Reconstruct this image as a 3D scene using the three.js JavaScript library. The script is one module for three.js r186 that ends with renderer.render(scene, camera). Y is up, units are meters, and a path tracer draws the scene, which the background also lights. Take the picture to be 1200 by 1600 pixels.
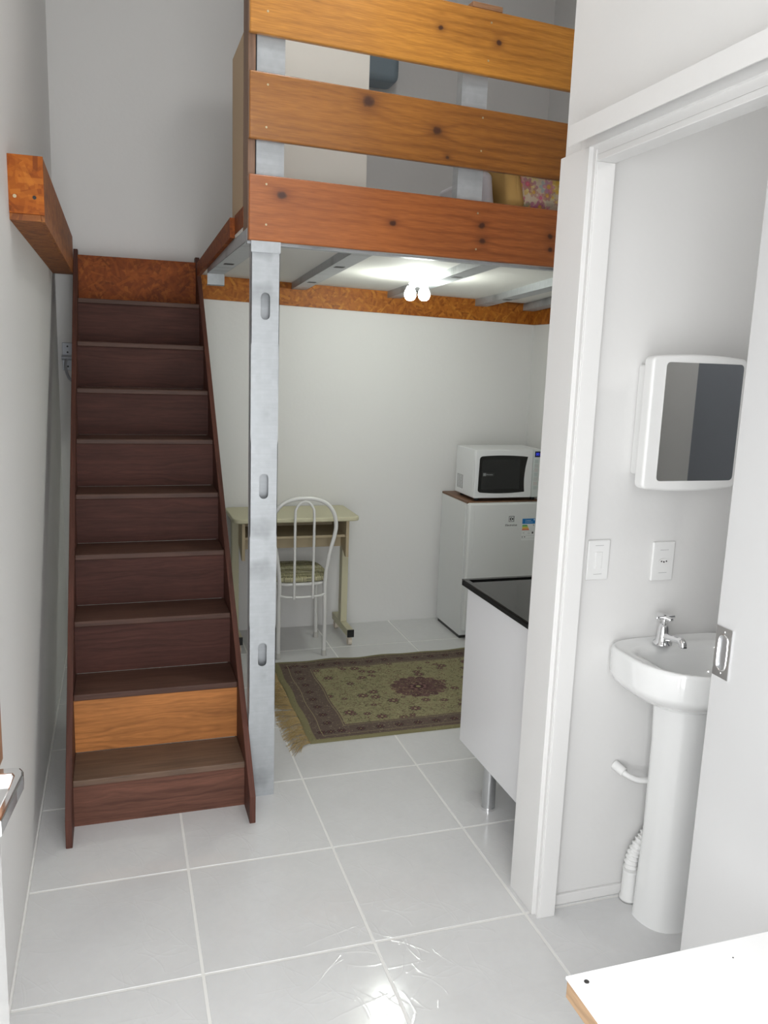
import * as THREE from 'three';
import { RoundedBoxGeometry } from 'three/addons/geometries/RoundedBoxGeometry.js';
import { mergeGeometries } from 'three/addons/utils/BufferGeometryUtils.js';
import { RectAreaLightUniformsLib } from 'three/addons/lights/RectAreaLightUniformsLib.js';

// ---------------------------------------------------------------- camera, sky, daylight, exposure
const scene = new THREE.Scene();
const camera = new THREE.PerspectiveCamera(63.873, 0.75, 0.05, 50);
camera.rotation.order = 'YXZ';
camera.position.set(-0.195, 1.7055, 2.0635);
camera.rotation.set(THREE.MathUtils.degToRad(-10.4255), THREE.MathUtils.degToRad(-18.1763), THREE.MathUtils.degToRad(2.0586));
scene.add(camera);

const renderer = new THREE.WebGLRenderer({ antialias: true });
renderer.toneMapping = THREE.LinearToneMapping;
renderer.toneMappingExposure = 1.0;
renderer.shadowMap.enabled = true;
RectAreaLightUniformsLib.init();

scene.background = new THREE.Color().setRGB(2.0, 2.06, 2.1);          // bright overcast sky outside the doorway
function daylight(name, x, y, z, w, h, L) {                          // sky light passing a real opening of the front wall
  const l = new THREE.RectAreaLight(new THREE.Color().setRGB(0.985, 0.99, 1.0), L, w, h);
  l.name = name; l.position.set(x, y, z); l.lookAt(x, y, z - 1); scene.add(l);
}
daylight('doorway_daylight', 0.0, 1.08, 1.83, 0.86, 2.1, 6.2);
daylight('high_window_daylight', 0.42, 2.98, 1.82, 1.1, 0.72, 2.1);

// ---------------------------------------------------------------- helpers
let seed = 7;
const rnd = () => { seed = (seed * 1664525 + 1013904223) >>> 0; return seed / 4294967296; };
const rr = (a, b) => a + (b - a) * rnd();
const hash = (x, y) => { let h = (x * 374761393 + y * 668265263) | 0; h = Math.imul(h ^ (h >>> 13), 1274126177); return ((h ^ (h >>> 16)) >>> 0) / 4294967296; };
const sm = (t) => t * t * (3 - 2 * t);
function noise(x, y) {
  const i = Math.floor(x), j = Math.floor(y), u = sm(x - i), v = sm(y - j);
  return (hash(i, j) * (1 - u) + hash(i + 1, j) * u) * (1 - v) + (hash(i, j + 1) * (1 - u) + hash(i + 1, j + 1) * u) * v;
}
const fbm = (x, y, n = 4) => { let s = 0, a = 0.5; for (let k = 0; k < n; k++) { s += a * noise(x, y); x = x * 2.03 + 17; y = y * 2.03 + 31; a *= 0.5; } return s / (1 - Math.pow(0.5, n)); };
const clamp = (v, a = 0, b = 1) => Math.min(b, Math.max(a, v));
const lerp3 = (a, b, t) => [a[0] + (b[0] - a[0]) * t, a[1] + (b[1] - a[1]) * t, a[2] + (b[2] - a[2]) * t];

const taken = new Map();
const numbered = (n) => { const k = taken.get(n) ?? 0; taken.set(n, k + 1); return k ? `${n}_${String(k).padStart(3, '0')}` : n; };

// uv in metres by the face a vertex points to; grain = axis that runs along u
function uvBox(g, grain = 'x', ou = 0, ov = 0) {
  g = g.index ? g.toNonIndexed() : g;
  const p = g.attributes.position, n = g.attributes.normal, uv = new Float32Array(p.count * 2), ax = { x: 0, y: 1, z: 2 }[grain];
  for (let f = 0; f < p.count; f += 3) {
    const s = [0, 0, 0];
    for (let k = 0; k < 3; k++) { s[0] += Math.abs(n.getX(f + k)); s[1] += Math.abs(n.getY(f + k)); s[2] += Math.abs(n.getZ(f + k)); }
    const d = s.indexOf(Math.max(...s));
    let a, b;
    if (d === ax) { a = (ax + 1) % 3; b = (ax + 2) % 3; } else { a = ax; b = 3 - ax - d; }
    for (let k = 0; k < 3; k++) {
      const c = [p.getX(f + k), p.getY(f + k), p.getZ(f + k)];
      uv[(f + k) * 2] = c[a] + ou; uv[(f + k) * 2 + 1] = c[b] + ov;
    }
  }
  g.setAttribute('uv', new THREE.BufferAttribute(uv, 2));
  return g;
}
function box(x0, x1, y0, y1, z0, z1, r = 0, grain = 'x', ou = 0, ov = 0) {
  const w = x1 - x0, h = y1 - y0, d = z1 - z0;
  let g = r > 0 ? new RoundedBoxGeometry(w, h, d, 2, Math.min(r, w / 2.01, h / 2.01, d / 2.01)) : new THREE.BoxGeometry(w, h, d);
  g.translate((x0 + x1) / 2, (y0 + y1) / 2, (z0 + z1) / 2);
  return uvBox(g, grain, ou, ov);
}
// a box between two cross sections: eight corners, bottom then top, each counter-clockwise
function hexa(c) {
  const q = [[0, 1, 2, 3], [7, 6, 5, 4], [4, 5, 1, 0], [5, 6, 2, 1], [6, 7, 3, 2], [7, 4, 0, 3]], pos = [];
  for (const [a, b, d, e] of q) for (const k of [a, b, d, a, d, e]) pos.push(...c[k]);
  const g = new THREE.BufferGeometry();
  g.setAttribute('position', new THREE.Float32BufferAttribute(pos, 3)); g.computeVertexNormals();
  return uvBox(g, 'z');
}
function cyl(p0, p1, r0, r1 = r0, seg = 20) {
  const a = new THREE.Vector3(...p0), b = new THREE.Vector3(...p1), d = b.clone().sub(a);
  const g = new THREE.CylinderGeometry(r1, r0, d.length(), seg);
  g.applyQuaternion(new THREE.Quaternion().setFromUnitVectors(new THREE.Vector3(0, 1, 0), d.clone().normalize()));
  g.translate((a.x + b.x) / 2, (a.y + b.y) / 2, (a.z + b.z) / 2);
  return g.toNonIndexed();
}
function tube(pts, r, seg = 48, rad = 12, closed = false, tension = 0.5) {
  return new THREE.TubeGeometry(new THREE.CatmullRomCurve3(pts.map((p) => new THREE.Vector3(...p)), closed, 'catmullrom', tension), seg, r, rad, closed).toNonIndexed();
}
function lathe(profile, x, y, z, seg = 28) { const g = new THREE.LatheGeometry(profile.map(([r, h]) => new THREE.Vector2(r, h)), seg); g.translate(x, y, z); return g.toNonIndexed(); }
function extrude(pts, depth, bevel = 0, holes = []) {
  const s = new THREE.Shape(pts.map(([a, b]) => new THREE.Vector2(a, b)));
  for (const h of holes) s.holes.push(h);
  return new THREE.ExtrudeGeometry(s, { depth, bevelEnabled: bevel > 0, bevelSize: bevel, bevelThickness: bevel, bevelOffset: -bevel, bevelSegments: 2, curveSegments: 12 });
}
const merge = (list) => mergeGeometries(list.map((g) => { const h = g.index ? g.toNonIndexed() : g; for (const k of Object.keys(h.attributes)) if (!['position', 'normal', 'uv'].includes(k)) h.deleteAttribute(k); return h; }));
function mesh(name, geo, mat, parent) { const m = new THREE.Mesh(Array.isArray(geo) ? merge(geo) : geo, mat); m.name = name; parent.add(m); return m; }
function thing(name, label, category, group) {
  const o = new THREE.Group(); o.name = numbered(name); o.userData = { label, category }; if (group) o.userData.group = group; scene.add(o); return o;
}
function struct(name, geo, mat) { const m = mesh(name, geo, mat, scene); m.userData.kind = 'structure'; return m; }
function canvasTex(w, h, draw, srgb = true) {
  const c = document.createElement('canvas'); c.width = w; c.height = h; draw(c.getContext('2d'), w, h);
  const t = new THREE.CanvasTexture(c); if (srgb) t.colorSpace = THREE.SRGBColorSpace; t.wrapS = t.wrapT = THREE.RepeatWrapping; t.magFilter = THREE.LinearFilter; return t;
}
function pixTex(w, h, f, srgb = true) {
  const d = new Uint8Array(w * h * 4);
  for (let y = 0; y < h; y++) for (let x = 0; x < w; x++) { const c = f(x / w, y / h), i = (y * w + x) * 4; d[i] = clamp(c[0]) * 255; d[i + 1] = clamp(c[1]) * 255; d[i + 2] = clamp(c[2]) * 255; d[i + 3] = 255; }
  const t = new THREE.DataTexture(d, w, h); if (srgb) t.colorSpace = THREE.SRGBColorSpace; t.wrapS = t.wrapT = THREE.MirroredRepeatWrapping; t.magFilter = THREE.LinearFilter; t.needsUpdate = true; return t;
}
const size = (t, w, h) => { t.repeat.set(1 / w, 1 / h); return t; };
const mat = (color, roughness = 0.5, o = {}) => new THREE.MeshPhysicalMaterial({ color, roughness, ...o });
const rgb = (r, g, b) => new THREE.Color().setRGB(r, g, b);

// ---------------------------------------------------------------- textures
const grey = (v) => [v, v, v];
const grainTex = size(pixTex(1024, 512, (u, v) => {                   // hardwood grain, 1.2 m by 0.4 m
  const w = 0.12 * fbm(u * 5 + 3, v * 6), a = fbm(u * 7, (v + w) * 46, 3), b = fbm(u * 40, v * 260, 2), c = fbm(u * 2.3 + 9, v * 3 + 4);
  const line = Math.pow(0.5 + 0.5 * Math.sin((v + w) * 92 + 5 * fbm(u * 2, v * 5)), 4);
  return grey(0.66 + 0.2 * a + 0.14 * b + 0.22 * (c - 0.5) - 0.06 * line);
}), 1.2, 0.4);
const wearTex = size(pixTex(512, 256, (u, v) => {                     // foot-worn varnish on the treads
  const a = fbm(u * 6, v * 40, 3), b = fbm(u * 9 + 4, v * 6 + 2), s = b > 0.6 ? (b - 0.6) * 1.1 : 0;
  return lerp3(grey(0.68 + 0.26 * a), [0.92, 0.9, 0.86], clamp(s));
}), 0.62, 0.3);
function strandTex(w, h, n, back, tones, lo, hi, thick) {
  return canvasTex(w, h, (c) => {
    c.fillStyle = back; c.fillRect(0, 0, w, h);
    for (let k = 0; k < n; k++) {
      const x = rnd() * w, y = rnd() * h, a = rnd() * Math.PI, l = rr(lo, hi), t = rr(thick * 0.35, thick), col = tones[Math.floor(rnd() * tones.length)];
      c.fillStyle = col; c.globalAlpha = rr(0.25, 0.8);
      for (const dx of [-w, 0, w]) for (const dy of [-h, 0, h]) {
        if (x + dx < -hi || x + dx > w + hi || y + dy < -hi || y + dy > h + hi) continue;
        c.save(); c.translate(x + dx, y + dy); c.rotate(a); c.beginPath(); c.moveTo(-l / 2, -t / 2); c.lineTo(l / 2, -t * rr(0.2, 0.6)); c.lineTo(l / 2.2, t / 2); c.lineTo(-l / 2.1, t * 0.45); c.fill(); c.restore();
      }
    }
    c.globalAlpha = 1;
  });
}
const osbTex = size(strandTex(1024, 1024, 2200, '#a3642a', ['#b87a38', '#935622', '#ad6d2e', '#84491b', '#c08544', '#9c6028', '#a8672a', '#774218'], 30, 130, 24), 0.85, 0.85);
const osbDarkTex = size(strandTex(1024, 1024, 2200, '#84481e', ['#985826', '#763e17', '#8e4f20', '#683612', '#a2652f', '#80451b'], 30, 130, 24), 0.85, 0.85);
function pineTex(L, H, knots, light, dark, off) {
  return size(pixTex(2048, 256, (tu, tv) => {
    const u = tu * L, v = tv * H;
    let f = v + 0.022 * (fbm(u * 1.4 + off, v * 5 + off) - 0.5) + 0.006 * fbm(u * 7 + off, v * 9), core = 0, halo = 0;
    for (const [kx, ky, kr] of knots) {
      const dx = (u - kx) / 1.5, dy = v - ky, d = Math.hypot(dx, dy);
      f += (dy / (Math.abs(dy) + 0.006)) * 0.03 * Math.exp(-(d * d) / (2 * kr * kr * 6)) * (kr / 0.014);
      const e = Math.hypot((u - kx) / 1.25, dy) / kr + 0.35 * (noise(u * 90, v * 90) - 0.5);
      core = Math.max(core, clamp(1.25 - e)); halo = Math.max(halo, 0.55 * Math.exp(-Math.pow(d / (kr * 1.9), 2)));
    }
    const ring = Math.pow(0.5 + 0.5 * Math.sin(f * 190 + 7 * fbm(u * 0.8 + off, v * 3)), 2.4), fine = fbm(u * 26, v * 420 + off, 2), tone = fbm(u * 2.1 + off, v * 7 + 5);
    let c = lerp3(light, dark, clamp(0.22 + 0.26 * ring * (0.2 + tone) + 0.4 * (fine - 0.45) + 0.5 * (tone - 0.5)));
    c = lerp3(c, lerp3(dark, [0.26, 0.13, 0.08], 0.35), halo);
    return lerp3(c, [0.24, 0.13, 0.095], clamp(core * 1.6) * 0.85);
  }), L, H);
}
const steelTex = size(pixTex(512, 512, (u, v) => {                    // zinc bloom, rolling streaks and dull smudges
  const a = fbm(u * 26, v * 26, 3), b = fbm(u * 5 + 2, v * 5 + 7, 4), s = fbm(u * 90, v * 4, 2), sm_ = b > 0.58 ? (b - 0.58) * 1.5 : 0;
  const k = 0.8 + 0.05 * (a - 0.5) + 0.03 * (s - 0.5) - sm_ * 0.3; return [k * 0.985, k * 0.995, k];
}), 0.5, 0.5);
const plasterBump = size(pixTex(512, 512, (u, v) => grey(0.5 + 0.4 * (fbm(u * 10, v * 10, 3) - 0.5) + 0.3 * (fbm(u * 70, v * 70, 2) - 0.5)), false), 1.1, 1.1);
const tileBump = canvasTex(1024, 1024, (c, w, h) => {                 // embossed veins of the glazed tile, one tile = 0.5 m
  c.fillStyle = '#808080'; c.fillRect(0, 0, w, h); c.lineCap = 'round'; c.lineJoin = 'round';
  for (let k = 0; k < 44; k++) {
    let x = rr(20, w - 20), y = rr(20, h - 20), a = rr(0, 6.28); const bend = rr(-0.2, 0.2), n = 7 + Math.floor(rnd() * 12), pts = [[x, y]];
    for (let i = 0; i < n; i++) { a += bend * 0.8 + rr(-0.14, 0.14); x += 26 * Math.cos(a); y += 26 * Math.sin(a); pts.push([x, y]); }
    for (const [lw, al] of [[22, 0.05], [14, 0.08], [8, 0.14], [4, 0.2]]) {
      c.strokeStyle = `rgba(255,255,255,${al})`; c.lineWidth = lw; c.beginPath(); c.moveTo(...pts[0]);
      for (let i = 1; i < pts.length - 1; i++) c.quadraticCurveTo(pts[i][0], pts[i][1], (pts[i][0] + pts[i + 1][0]) / 2, (pts[i][1] + pts[i + 1][1]) / 2);
      c.stroke();
    }
  }
}, false);
tileBump.repeat.set(2, 2);
const tileTex = size(pixTex(512, 512, (u, v) => { const a = fbm(u * 4, v * 4), b = fbm(u * 30, v * 30, 2); const k = 0.838 + 0.03 * (a - 0.5) + 0.012 * (b - 0.5); return [k, k * 1.001, k * 1.002]; }), 0.5, 0.5);

// ---------------------------------------------------------------- materials
const M = {
  wall: mat(rgb(0.74, 0.735, 0.725), 0.75, { bumpMap: plasterBump, bumpScale: 0.0012 }),
  ceiling: mat(rgb(0.78, 0.775, 0.75), 0.85),
  trim: mat(rgb(0.76, 0.755, 0.745), 0.42, { bumpMap: plasterBump, bumpScale: 0.0012 }),
  tile: mat(0xffffff, 0.1, { map: tileTex, bumpMap: tileBump, bumpScale: 0.001 }),
  grout: mat(rgb(0.8, 0.795, 0.775), 0.85),
  ground: mat(rgb(0.35, 0.34, 0.32), 0.9),
  stair: mat(rgb(0.112, 0.041, 0.03), 0.62, { map: grainTex, specularIntensity: 0.45 }),
  stairRed: mat(rgb(0.14, 0.053, 0.037), 0.55, { map: grainTex, specularIntensity: 0.5 }),
  stairFoot: mat(rgb(0.21, 0.09, 0.06), 0.6, { map: grainTex, specularIntensity: 0.5 }),
  stairNew: mat(rgb(0.6, 0.235, 0.068), 0.55, { map: grainTex, specularIntensity: 0.5 }),
  tread: mat(rgb(0.125, 0.06, 0.042), 0.52, { map: wearTex, specularIntensity: 0.6 }),
  treadWorn: mat(rgb(0.2, 0.12, 0.078), 0.6, { map: wearTex }),
  osb: mat(rgb(1.0, 0.9, 0.5), 0.5, { map: osbTex, specularIntensity: 0.6 }),
  osbOrange: mat(rgb(1.0, 0.72, 0.33), 0.5, { map: osbTex, specularIntensity: 0.5 }),
  osbBrown: mat(rgb(0.78, 0.68, 0.58), 0.6, { map: osbTex }),
  osbDark: mat(rgb(0.9, 0.72, 0.5), 0.6, { map: osbDarkTex, specularIntensity: 0.5 }),
  steel: mat(rgb(0.72, 0.74, 0.76), 0.42, { map: steelTex, metalness: 0.35 }),
  screw: mat(rgb(0.55, 0.47, 0.3), 0.4, { metalness: 0.8 }),
  dark: mat(rgb(0.03, 0.028, 0.026), 0.7),
  deck: mat(rgb(0.74, 0.73, 0.69), 0.8),
  mdf: mat(rgb(0.46, 0.34, 0.22), 0.8),
  plank: mat(rgb(0.33, 0.19, 0.12), 0.6, { map: grainTex }),
  white: mat(rgb(0.8, 0.8, 0.79), 0.35),
  gloss: mat(rgb(0.79, 0.795, 0.79), 0.18, { clearcoat: 0.5, clearcoatRoughness: 0.08 }),
  ceramic: mat(rgb(0.82, 0.825, 0.82), 0.08, { clearcoat: 0.6, clearcoatRoughness: 0.04 }),
  chrome: mat(rgb(0.86, 0.86, 0.87), 0.09, { metalness: 1 }),
  satin: mat(rgb(0.55, 0.56, 0.57), 0.32, { metalness: 0.85 }),
  granite: mat(rgb(0.008, 0.008, 0.008), 0.07),
  cabinet: mat(rgb(0.82, 0.82, 0.835), 0.25),
  beige: mat(rgb(0.56, 0.53, 0.37), 0.5),
  beigeBoard: mat(rgb(0.45, 0.37, 0.24), 0.6),
  chair: mat(rgb(0.72, 0.72, 0.7), 0.25),
  rubber: mat(rgb(0.5, 0.49, 0.46), 0.6),
  black: mat(rgb(0.012, 0.012, 0.012), 0.35),
};

// ---------------------------------------------------------------- the room
const XL = -0.5, XR = 2.44, ZB = -2.93, ZF = 1.75, CH = 3.93, T = 0.5;
{
  const fl = struct('floor', box(XL - 0.12, XR + 0.12, -0.12, -0.0015, ZB - 0.12, ZF + 0.12), M.grout);
  const g = 0.0046;
  for (let i = -1; i < 5; i++) for (let j = -4; j < 6; j++) {
    const x0 = Math.max(XL, i * T) + g, x1 = Math.min(XR, (i + 1) * T) - g, z0 = Math.max(ZB, -(j + 1) * T) + g, z1 = Math.min(ZF, -j * T) - g;
    if (x1 - x0 < 0.02 || z1 - z0 < 0.02) continue;
    mesh('tile', box(x0, x1, -0.008, 0, z0, z1, 0.0014, 'x', i * 0.13, j * 0.29), M.tile, fl);
  }
}
struct('wall_left', box(XL - 0.12, XL, -0.02, CH, ZB - 0.12, ZF + 0.12), M.wall);
struct('wall_back', box(XL, XR + 0.12, -0.02, CH, ZB - 0.12, ZB), M.wall);
struct('wall_right', box(XR, XR + 0.12, -0.02, CH, ZB, ZF + 0.12), M.wall);
struct('ceiling', box(XL - 0.12, XR + 0.12, CH, CH + 0.12, ZB - 0.12, ZF + 0.12), M.ceiling);
struct('wall_front', [
  box(XL, -0.45, 0, CH, ZF, ZF + 0.12), box(0.45, 1.55, 0, 2.6, ZF, ZF + 0.12), box(-0.45, 0.45, 2.15, 2.6, ZF, ZF + 0.12), box(-0.16, 1.0, 3.36, CH, ZF, ZF + 0.12), box(1.0, 1.55, 2.6, CH, ZF, ZF + 0.12), box(-0.45, -0.16, 2.6, CH, ZF, ZF + 0.12),
  box(1.55, XR, 0, CH, ZF, ZF + 0.12),
], M.wall);
const glass = mat(0xffffff, 0.02, { transmission: 1, thickness: 0 });
function casement(name, x0, x1, y0, y1, n) {
  const f = 0.025, zs = [ZF + 0.02, ZF + 0.06], step = (x1 - x0 - 2 * f) / n;
  const bars = [box(x0, x0 + f, y0, y1, ...zs), box(x1 - f, x1, y0, y1, ...zs), box(x0 + f, x1 - f, y0, y0 + f, ...zs), box(x0 + f, x1 - f, y1 - f, y1, ...zs)];
  for (let k = 1; k < n; k++) bars.push(box(x0 + f + k * step - 0.01, x0 + f + k * step + 0.01, y0 + f, y1 - f, ...zs));
  const w = struct(name, bars, M.trim);
  for (let k = 0; k < n; k++) mesh('pane', box(x0 + f + k * step + (k ? 0.01 : 0), x0 + f + (k + 1) * step - (k < n - 1 ? 0.01 : 0), y0 + f, y1 - f, ZF + 0.038, ZF + 0.042), glass, w);
}
casement('window_1', -0.16, 1.0, 2.6, 3.36, 2);
struct('ground', box(-5, 5, -0.3, -0.12, ZF + 0.12, ZF + 6), M.ground);
// the wall between kitchen corner and bathroom, and the bathroom wall with its sliding-door opening
struct('wall_partition', box(1.03, XR, 0, CH, -0.136, -0.02), M.wall);
struct('wall_bathroom', [box(1.03, 1.082, 0, CH, -0.02, 0.03), box(1.03, 1.082, 2.262, CH, 0.03, 1.45), box(1.03, 1.082, 0, CH, 1.45, ZF)], M.wall);
struct('trim_1', box(1.017, 1.031, 0, 2.285, -0.139, 0.012, 0.002), M.trim);
struct('trim_2', [box(1.03, 1.086, 0, 2.245, 0.03, 0.036, 0.002), box(1.03, 1.086, 2.245, 2.262, 0.03, 1.45, 0.002), box(1.0255, 1.03, 0, 2.275, 0.026, 0.0335, 0.001)], M.trim);
struct('ceiling_bathroom', box(1.082, XR, 2.75, 2.85, -0.02, ZF), M.ceiling);
struct('baseboard_bathroom', box(1.082, XR, 0, 0.035, -0.02, -0.008, 0.003), M.trim);
struct('baseboard_left', box(XL, XL + 0.007, 0, 0.014, ZB, ZF, 0.002), M.grout);
struct('door_2', box(XR - 0.035, XR, 0.02, 2.6, 0.7, 1.46, 0.003), mat(rgb(0.25, 0.265, 0.3), 0.7));

// ---------------------------------------------------------------- staircase
const RISE = 0.221, RUN = 0.215, Z0 = -0.848, SX0 = -0.375, SX1 = 0.24;
const treadY = (k) => RISE * (k + 1) - 0.02 - (k === 0 ? 0.016 : 0), noseZ = (k) => Z0 - RUN * k;
{
  const s = thing('staircase', 'steep dark reddish wooden staircase with closed risers leading up to the loft', 'staircase');
  const m = RISE / RUN, foot = -0.725, fy = 0.105, topY = 2.235, topZ = foot - (topY - fy) / m;
  const back = 0.27;                                                  // width of the stringer board along z
  for (const x0 of [SX0 - 0.022, SX1]) {
    const g = extrude([[-foot, 0], [-foot, fy], [-topZ, topY], [-topZ + 0.06, topY], [-topZ + 0.06, topY - 0.3], [-(foot - back), 0.0]], 0.018, 0.002);
    g.rotateY(Math.PI / 2); g.translate(x0 + 0.002, 0, 0);
    mesh('stringer', uvBox(g, 'y', x0, 0.3), M.stairRed, s);
  }
  for (let k = 0; k < 9; k++) {
    const y = treadY(k), z = noseZ(k), prev = k ? treadY(k - 1) : 0;
    mesh('tread', box(SX0, SX1, y - 0.024, y, z - RUN - 0.01, z, 0.004, 'x', k * 0.37, k * 0.21), k < 1 ? M.treadWorn : M.tread, s);
    const rz = z - (k ? 0.012 : 0.014);
    const r = mesh('riser', box(SX0, SX1, prev, y - 0.024, rz - 0.016, rz, 0, 'x', k * 0.53, k * 0.17), k === 1 ? M.stairNew : k === 0 ? M.stairFoot : M.stair, s);
    if (k === 1) r.userData.label = 'light orange replacement riser board';
  }
  const fz = noseZ(8) - RUN + 0.004, f = mesh('top_riser', box(SX0, SX1, treadY(8), 2.205, fz - 0.016, fz, 0, 'x', 0.1, 0.2), M.osbDark, s);
  f.userData.label = 'strand-board riser at the top of the stairs';
}

// ---------------------------------------------------------------- beam boxed in strand board along the left wall
{
  const b = thing('boxed_beam', 'beam boxed in orange strand board fixed high along the left wall', 'beam');
  mesh('end_panel', box(XL, -0.397, 2.118, 2.292, -0.86, -0.85, 0.001, 'y', 0.3, 0.1), M.osbOrange, b);
  mesh('side_panel', box(-0.409, -0.398, 2.098, 2.292, -2.76, -0.86, 0.001, 'z', 0.1, 0.5), M.osbBrown, b);
  mesh('bottom_panel', box(XL, -0.409, 2.098, 2.118, -2.76, -0.856, 0.001, 'z', 0.45, 0.2), M.osbBrown, b);
  mesh('top_panel', box(XL, -0.409, 2.272, 2.292, -2.76, -0.86, 0.001, 'z', 0.2, 0.7), M.osbBrown, b);
  for (const [x, m] of [[-0.482, M.screw], [-0.425, M.dark]]) { mesh('screw', cyl([x, 2.168, -0.852], [x, 2.168, -0.847], 0.0055, 0.0055, 14), m, b); }
}

// ---------------------------------------------------------------- the loft
const frontZ = (x) => -0.9 - (x - 0.25) * 0.078;
const frontRot = Math.atan(0.078);
const deckLow = (x, z) => 2.146 - Math.max(0, (-z - 0.95) / 1.98) * (0.005 + 0.024 * (x - 0.85));
{
  const L = thing('loft', 'timber-railed sleeping loft on a galvanized steel frame above the desk area', 'loft');
  // slotted steel post
  const slots = [1.88, 1.236, 0.586].map((y) => { const p = new THREE.Path(); p.absarc(0.313, y + 0.03, 0.0165, 0, Math.PI, false); p.absarc(0.313, y - 0.03, 0.0165, Math.PI, Math.PI * 2, false); p.closePath(); return p; });
  const web = extrude([[0.263, 0], [0.363, 0], [0.363, 2.1], [0.263, 2.1]], 0.0018, 0, slots); web.translate(0, 0, -0.912);
  mesh('post', uvBox(merge([uvBox(web, 'y'), box(0.263, 0.2648, 0, 2.1, -0.955, -0.9102), box(0.3612, 0.363, 0, 2.1, -0.955, -0.9102), box(0.263, 0.363, 0, 2.1, -0.9568, -0.955)]), 'y'), M.steel, L);
  mesh('post_shoe', box(0.2612, 0.3648, 2.062, 2.1, -0.909, -0.9075, 0, 'x'), M.steel, L);
  // joists: [x at front, x at back, y of the underside at the back]
  for (const [xf, xb, yb, zEnd] of [[0.292, 0.292, 2.104, -2.25], [0.70, 0.852, 2.104, -2.915], [1.255, 1.452, 2.088, -2.915], [1.80, 2.043, 2.07, -2.915], [2.10, 2.385, 2.058, -2.915]]) {
    const zf = frontZ(xf) - 0.03, h = 0.043, w = 0.042, yf = 2.1;
    const at = (t, dx, y) => [xf + (xb - xf) * t + dx, y + yf + (yb - yf) * t, zf + (zEnd - zf) * t];
    const wall = (d0, d1, y0, y1) => hexa([at(0, d0, y0), at(0, d1, y0), at(1, d1, y0), at(1, d0, y0), at(0, d0, y1), at(0, d1, y1), at(1, d1, y1), at(1, d0, y1)]);
    const j = mesh('joist', [wall(-w, w, 0, 0.0015), wall(-w, -w + 0.0015, 0, h), wall(w - 0.0015, w, 0, h)], M.steel, L);
    for (const t of zEnd > -2.5 ? [0.62] : [0.3, 0.72]) {
      const o = at(t, 0, -0.0006), r = extrude([[-0.016, -0.03], [0.016, -0.03], [0.022, -0.022], [0.022, 0.022], [0.016, 0.03], [-0.016, 0.03], [-0.022, 0.022], [-0.022, -0.022]], 0.0006);
      r.rotateX(Math.PI / 2); r.translate(o[0], o[1] + 0.0004, o[2]); mesh('slot', r, M.dark, j);
    }
  }
  mesh('bracket', [box(0.25, 0.334, 2.048, 2.103, -2.252, -2.25), box(0.25, 0.334, 2.048, 2.05, -2.29, -2.25)], M.steel, L);
  mesh('front_track', hexa([[0.25, 2.091, frontZ(0.25) - 0.024], [2.43, 2.091, frontZ(2.43) - 0.024], [2.43, 2.091, frontZ(2.43) - 0.06], [0.25, 2.091, frontZ(0.25) - 0.06], [0.25, 2.1, frontZ(0.25) - 0.024], [2.43, 2.1, frontZ(2.43) - 0.024], [2.43, 2.1, frontZ(2.43) - 0.06], [0.25, 2.1, frontZ(0.25) - 0.06]]), M.steel, L);
  // deck
  const corner = (x, z, dy) => [x, deckLow(x, z) + dy, z];
  const plan = [[0.252, frontZ(0.252) - 0.03], [2.435, frontZ(2.435) - 0.03], [2.435, -2.925], [0.252, -2.925]];
  mesh('deck', hexa([...plan.map(([x, z]) => corner(x, z, 0)), ...plan.map(([x, z]) => corner(x, z, 0.03))]), M.deck, L);
  // strand-board ledgers on the walls
  const led = (x0, y0, x1, y1) => hexa([[x0, y0, -2.91], [x1, y1, -2.91], [x1, y1, -2.93], [x0, y0, -2.93], [x0, 2.16, -2.91], [x1, 2.12, -2.91], [x1, 2.12, -2.93], [x0, 2.16, -2.93]]);
  mesh('ledger', uvBox(led(0.252, 2.022, XR, 1.972), 'x'), M.osb, L);
  mesh('ledger', box(XR - 0.018, XR, 1.972, 2.1, -2.91, frontZ(XR) - 0.07, 0, 'z'), M.osb, L);
  mesh('edge_board', uvBox(hexa([[0.232, 2.148, -1.25], [0.25, 2.148, -1.25], [0.25, 2.118, -2.6], [0.232, 2.118, -2.6], [0.232, 2.222, -1.25], [0.25, 2.222, -1.25], [0.25, 2.186, -2.6], [0.232, 2.186, -2.6]]), 'z'), M.osbDark, L);
  mesh('edge_board', box(0.25, 0.262, 2.16, 2.23, -1.25, -1.03, 0, 'z'), M.osbDark, L);
  // railing
  mesh('corner_plank', box(0.251, 0.276, 2.105, 3.1, -1.04, -0.927, 0.002, 'y', 0.2, 0.33), M.plank, L);
  mesh('side_panel', box(0.251, 0.263, 2.2, 2.805, -1.325, -1.04, 0.001), M.mdf, L);
  const rail = new THREE.Group(); rail.name = 'railing'; rail.position.set(0.252, 0, -0.9); rail.rotation.y = frontRot; L.add(rail);
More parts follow.
